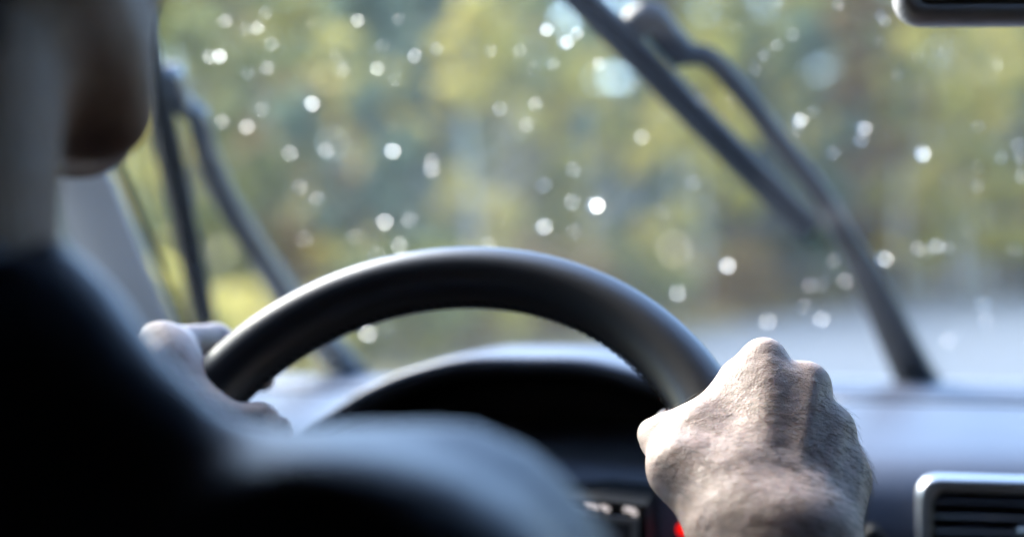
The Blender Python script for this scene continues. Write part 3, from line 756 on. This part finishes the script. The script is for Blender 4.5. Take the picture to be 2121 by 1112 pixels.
# ---- head and neck
HC = W(-.207, .505, .158)                      # between the ears
HR = Matrix.Rotation(-.16, 3, 'Z')
def head(X):
    R = np.array(HR, np.float32); q = (X - np3(HC)) @ R
    d = sd_ell(q, (0,-.012,.032), (.077,.097,.092))
    d = smin(d, sd_ell(q, (0,.045,-.035), (.056,.054,.082)), .04)
    for s in (-1, 1):
        d = smin(d, sd_cap(q, (.054*s,-.005,-.045), (.030*s,.060,-.098), .019, .017), .025)
        d = smin(d, sd_ell(q, (.043*s,.068,-.022), (.022,.02,.018)), .02)
        d = smin(d, sd_cap(q, (.018*s,.094,.018), (.045*s,.078,.016), .008, .008), .015)
        e = sd_ell(q, (.079*s,-.012,-.012), (.009,.019,.033)); e = np.maximum(e, -sd_ell(q, (.087*s,-.006,-.010), (.007,.011,.02)))
        d = smin(d, e, .006)
        d = smin(d, sd_ell(q, (.031*s,.081,.001), (.014,.012,.010)), .006)
    d = smin(d, sd_ell(q, (0,.084,-.104), (.022,.018,.017)), .02)
    d = smin(d, sd_cap(q, (0,.094,.006), (0,.116,-.034), .008, .012), .012)
    for s in (-1, 1): d = smin(d, sd_ell(q, (.012*s,.106,-.038), (.008,.010,.007)), .006)
    d = smin(d, sd_cap(q, (-.019,.091,-.066), (.019,.091,-.066), .007, .007), .008)
    d = smin(d, sd_cap(q, (-.017,.090,-.077), (.017,.090,-.077), .008, .008), .006)
    d = smin(d, sd_cap(q, (.006,-.026,-.06), (.010,-.044,-.20), .058, .062), .025)
    return d
HV, HF = polygonise(head, np3(HC) - np.array([.12,.16,.25]), np3(HC) + np.array([.12,.16,.14]), .0035)
# ---- forearm and trunk skin stay inside the clothes: one trunk under the jacket
def trunk(X):
    d = sd_cap(X, np3(HC + Vector((0,-.05,-.20))), np3(W(-.25,.42,-.55)), .07, .12)
    sr = np3(W(-.035,.405,-.125)); sl = np3(W(-.40,.47,-.125)); er = np3(W(.105,.50,-.36)); el = np3(W(-.42,.50,-.34))
    d = smin(d, sd_cap(X, sr, sl, .045, .045), .06)
    d = smin(d, sd_cap(X, sr, er, .045, .038), .03); d = smin(d, sd_cap(X, sl, el, .045, .038), .03)
    d = smin(d, sd_cap(X, er, np3(P(1617,1300,.655)), .038, .03), .02); d = smin(d, sd_cap(X, el, np3(P(305,1060,.79)), .038, .027), .02)
    return d
TV, TF = polygonise(trunk, np3(W(-.25,.42,-.3)) - np.array([.34,.30,.40]), np3(W(-.25,.42,-.3)) + np.array([.50,.42,.30]), .011)
verts = np.concatenate([RV, LV, HV, TV]); o1 = len(RV); o2 = o1 + len(LV); o3 = o2 + len(HV)
faces = np.concatenate([RF, LF + o1, HF + o2, TF + o3])
base = np3(W(-.25,.42,-.62))
me = bpy.data.meshes.new('person'); me.from_pydata((verts - base).tolist(), [], faces.tolist()); me.update(); me.shade_smooth()
me.materials.append(M['skin']); me.materials.append(M['shaded_face_skin'])
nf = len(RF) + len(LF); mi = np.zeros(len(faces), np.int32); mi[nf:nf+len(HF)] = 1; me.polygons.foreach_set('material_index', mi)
person = bpy.data.objects.new('person', me); scene.collection.objects.link(person); person.location = base.tolist()
tag(person, 'driver in a dark navy jacket gripping the steering wheel with both hands', 'person')
def person_part(V, F, name, m):
    me = bpy.data.meshes.new(name); me.from_pydata((np.asarray(V) - base).tolist(), [], F.tolist() if hasattr(F,'tolist') else F); me.update(); me.shade_smooth()
    me.materials.append(m); o = bpy.data.objects.new(name, me); scene.collection.objects.link(o); o.parent = person; return o
# hair cap
def hair(X):
    R = np.array(HR, np.float32); q = (X - np3(HC)) @ R
    d = sd_ell(q, (0,-.016,.038), (.083,.100,.097))
    d = smin(d, sd_ell(q, (0,-.055,-.035), (.070,.055,.085)), .03)
    d = smin(d, sd_cap(q, (0,-.055,-.03), (0,-.052,-.125), .066, .058), .03)  # hair lengthened over the nape, its dark colour standing for neck shade
    cut = sd_ell(q, (0,.085,-.05), (.075,.075,.115))
    d = np.maximum(d, -cut); d = np.maximum(d, -(sd_cap(q, (-.1,.012,-.035), (.1,.012,-.035), .028, .028)))
    w = .002*np.sin(q[...,0]*260 + 3*np.sin(q[...,2]*70)) ; return d + w*.7
V, F = polygonise(hair, np3(HC) - np.array([.12,.16,.22]), np3(HC) + np.array([.12,.16,.16]), .004)
person_part(V, F, 'head_hair', M['hair'])
# jacket
def jacket(X):
    nb = np3(HC + Vector((0,-.055,-.205)))
    sr = np3(W(-.030,.405,-.113)); sl = np3(W(-.40,.47,-.125)); er = np3(W(.105,.50,-.36)); el = np3(W(-.42,.50,-.34))
    d = sd_cap(X, nb + np.array([0,0,-.105]), np3(W(-.25,.42,-.55)), .102, .17)
    d = smin(d, sd_cap(X, sr, sl, .062, .065), .05)
    d = smin(d, sd_cap(X, sr, er, .060, .054), .03); d = smin(d, sd_cap(X, sl, el, .068, .056), .04)
    d = smin(d, sd_cap(X, er, np3(P(1617,1330,.65)), .056, .043), .02); d = smin(d, sd_cap(X, el, np3(P(310,1075,.785)), .056, .041), .02)
    # collar and bunched hood
    d = smin(d, sd_cap(X, nb + np.array([.008,.0,.008]), nb + np.array([.008,0,-.08]), .072, .074), .025)
    d = smin(d, np.sqrt(((X - np3(W(-.162,.440,-.086)))**2).sum(-1)) - .044, .022)
    d = smin(d, sd_cap(X, np3(P(100,800,.44)), np3(P(190,930,.43)), .026, .030), .03)
    w = .005*np.sin(X[...,0]*55 + 4*X[...,2]*9)*np.sin(X[...,1]*38 + X[...,2]*30) + .004*np.sin(X[...,0]*30 - X[...,1]*85 + X[...,2]*60)
    neck = sd_cap(X, np3(HC), nb + np.array([.008,.006,.0]), .060, .061)
    d = np.maximum(d + w, -neck)
    cuff = sd_cap(X, np3(P(1617,1150,.68)), np3(P(1617,1322,.651)), .03, .036)
    return np.maximum(d, -(cuff - .002))
c0 = np3(W(-.25,.42,-.3))
V, F = polygonise(jacket, c0 - np.array([.40,.34,.42]), c0 + np.array([.52,.42,.36]), .008)
person_part(V, F, 'jacket', M['jacket'])

# fine hair on the right hand
def hand_hair():
    tri = RV; n0 = RF; ctr = RV[RF].mean(1); e1 = RV[RF[:,2]] - RV[RF[:,0]]; e2 = RV[RF[:,3]] - RV[RF[:,1]]
    nr = np.cross(e1, e2); nr /= np.linalg.norm(nr, axis=1)[:,None] + 1e-12
    ctrd = np3(P(1600,930,.725)); nr *= np.sign((nr*(ctr - ctrd)).sum())
    camv = np.array([0,0,H]) - ctr; camv /= np.linalg.norm(camv,axis=1)[:,None]
    kn = np3(P(1583,746,.757)); wr = np3(P(1617,1150,.68)); ax = wr - kn; L = np.linalg.norm(ax); ax /= L
    s = ((ctr - kn) @ ax)/L
    facing = (nr*camv).sum(1)
    rightness = np3(W(1,0,0)) - np3(W(0,0,0))
    xr = (ctr - (kn+wr)/2) @ rightness
    wgt = np.clip((facing + .35)*2, 0, 1)*np.clip((s - .12)*3, .0, 1)*(s < 1.25)*np.clip((xr + .062)*60, 0, 1)*(.5 + .9*np.clip((xr + .01)*30, 0, 1))
    pk = RNG.choice(len(ctr), 2700, p=wgt/wgt.sum())
    gdir = ax*.35 + rightness*.75
    mb = MB(); vs = []; fs = []
    for i in pk:
        p = ctr[i] + (RNG.random(3)-.5)*.0012; nrm = nr[i]
        t = gdir + RNG.normal(size=3)*.2; t -= nrm*(t @ nrm); t /= np.linalg.norm(t)
        ln = RNG.uniform(.004,.0105); rad = RNG.uniform(.00005,.000085)
        sd_ = np.cross(t, nrm); up0 = RNG.uniform(.08,.38)
        b = len(vs)
        for k, (u, hgt) in enumerate(((0,-.0003),(.4,up0*.32),(.75,up0*.45),(1,up0*.42))):
            c = p + t*ln*u + nrm*(ln*hgt if k else -.0003); r = rad*(1-.75*u)
            vs += [c + sd_*r, c - sd_*r*.5 + nrm*r*.87, c - sd_*r*.5 - nrm*r*.87]
        for k in range(3):
            for j in range(3):
                a = b+3*k+j; a2 = b+3*k+(j+1)%3; fs.append((a, a2, a2+3, a+3))
    return np.array(vs), fs
V, F = hand_hair(); o = person_part(V, F, 'hand_hair', M['strand']); o['kind'] = 'stuff'

# ------------------------------------------------------------------ raindrops on the windscreen
DROPS = [(1909,320,3.6,1.7),(1170,88,3.2,1.5),(1130,62,2.6,1),(1192,70,2.4,1.3),(1285,107,2.8,1),(1232,425,3.4,1.4),(1504,550,3.3,1.3),(1829,535,3.8,1.5),(1655,250,2.7,1.3),(1653,268,2,1),(1787,265,2.6,1.2),
 (1783,292,2.4,1.1),(1402,607,2.9,1),(1701,660,2.8,1),(1588,665,2.2,1),(1127,384,2.4,1),(1125,470,2.6,1),(1184,418,2.4,1),(811,312,2.9,1.2),(645,215,2.5,1.1),(857,116,2.2,1),(905,102,2,1),(432,118,2.2,1),(455,117,2.3,1),
 (1034,225,2.0,1),(2073,327,2.1,1),(2113,327,2.1,1),(2026,262,1.7,1),(795,460,2.4,1),(848,455,2.1,1),(740,43,1.6,1),(1725,317,2,1),(1328,285,1.9,1.1),(1437,378,2.2,1.2),(2035,630,2.2,1.2),(2040,663,2.2,1.2),(1937,510,2.4,1.2),
 (1963,513,2.2,1),(1900,515,2,1),(1916,523,2,1),(1726,537,2,1),(1700,590,1.8,1),(2024,385,1.9,1),(1950,115,1.4,1),(1735,12,1.6,1),(1822,32,1.5,1),(1832,45,1.5,1),(600,318,2.2,1),(620,388,2,1),(655,412,2,1),(510,263,2.1,1),(460,252,1.9,1),
 (465,45,1.5,1),(508,62,1.6,1),(533,58,1.5,1),(562,93,1.5,1),(553,142,1.6,1),(512,152,1.6,1),(780,142,1.8,1),(816,165,1.6,1),(1015,105,1.6,1),(1075,105,1.6,1),(1107,215,1.8,1),(1187,352,1.9,1),(893,335,1.9,1),(893,352,2,1),(1090,258,1.8,1),
 (1610,95,1.4,1),(1640,72,1.4,1),(780,528,2.1,1),(826,508,2.1,1),(1010,508,2.1,1),(710,145,1.4,1),(2035,630,2,1),(1962,705,2,1),(1988,690,1.8,1),(2105,300,1.6,1),(1720,570,1.8,1),(1675,590,1.7,1),(2100,515,1.9,1),(2115,365,1.7,1),(655,745,2.2,1),(760,690,2.4,1),(800,680,2,1)]
used = [(a, b) for a, b, *_ in DROPS]
while len(DROPS) < 140:
    a = random.uniform(395, 2121); b = random.uniform(0, 700)
    if min((a-x)**2 + (b-y)**2 for x, y in used) < 30**2: continue
    used.append((a, b)); DROPS.append((a, b, random.choice([.5,.7,.9,1.2,1.6]), random.choice([1,1,1.3,1.8])))
dv = []; df = []; NS = 14; NR = 5
prof = [(math.cos(t)**.7, math.sin(t)*.62) for t in [math.pi/2*k/NR for k in range(NR)]]
for r, z in prof: dv += [(r*math.cos(6.2832*i/NS), r*math.sin(6.2832*i/NS), z) for i in range(NS)]
dv += [(0,0,.62),(0,0,0)]
for k in range(NR-1):
    for i in range(NS): j = (i+1)%NS; df.append((k*NS+i, k*NS+j, (k+1)*NS+j, (k+1)*NS+i))
for i in range(NS):
    j = (i+1)%NS; df.append(((NR-1)*NS+i, (NR-1)*NS+j, NR*NS)); df.append((j, i, NR*NS+1))
dmes = []
for q_ in range(4):
    a1, a2, p1_, p2_ = random.uniform(.05,.22), random.uniform(.03,.14), random.uniform(0,6), random.uniform(0,6); vv = []
    for x, y, z in dv:
        t = math.atan2(y, x); k = 1 + a1*math.cos(2*t + p1_) + a2*math.cos(3*t + p2_); vv.append((x*k, y*k, z))
    dme = bpy.data.meshes.new('raindrop'); dme.from_pydata(vv, [], df); dme.update(); dme.materials.append(M['water']); dme.shade_smooth(); dmes.append(dme)
dn = Vector((0, -math.cos(math.radians(40)), math.sin(math.radians(40))))      # up the slope
mx = Matrix((Vector((1,0,0)), dn, GN)).transposed()
for n_, (px, py, r, el) in enumerate(DROPS):
    o = bpy.data.objects.new('raindrop', dmes[n_ % 4]); scene.collection.objects.link(o)
    p = G(px, py, .0053); R = mx @ Matrix.Rotation(random.uniform(-.25,.25), 3, 'Z')
    o.location = p; o.rotation_euler = R.to_euler(); r *= (.00092 if n_ < 86 and r > 2.2 else .00078)*random.uniform(.8,1.1); o.scale = (r, r*el*1.15, r)
    size = 'large' if r > .0024 else 'small' if r > .0013 else 'tiny'; shape = 'elongated' if el > 1.15 else 'round'
    xw_ = 1215 + py*.93                        # the passenger-side wiper in front of which the drop lies
    where = ('beside the wiper next to the pillar' if px < 560 else 'between the two wipers, high on the glass' if px < xw_ - 40 and py < 200 else 'between the two wipers, just above the steering wheel' if px < xw_ - 40 and py > 360
             else 'between the two wipers, halfway up the glass' if px < xw_ - 40 else 'close to the passenger-side wiper' if px < xw_ + 230 else 'below the rear-view mirror' if px > 1800 and py < 450 else 'low on the glass in front of the road' if py > 450 else 'on the passenger side of the glass')
    tag(o, f'{size} {shape} raindrop {where}', 'raindrop', f'{size} {shape} raindrops {where}')
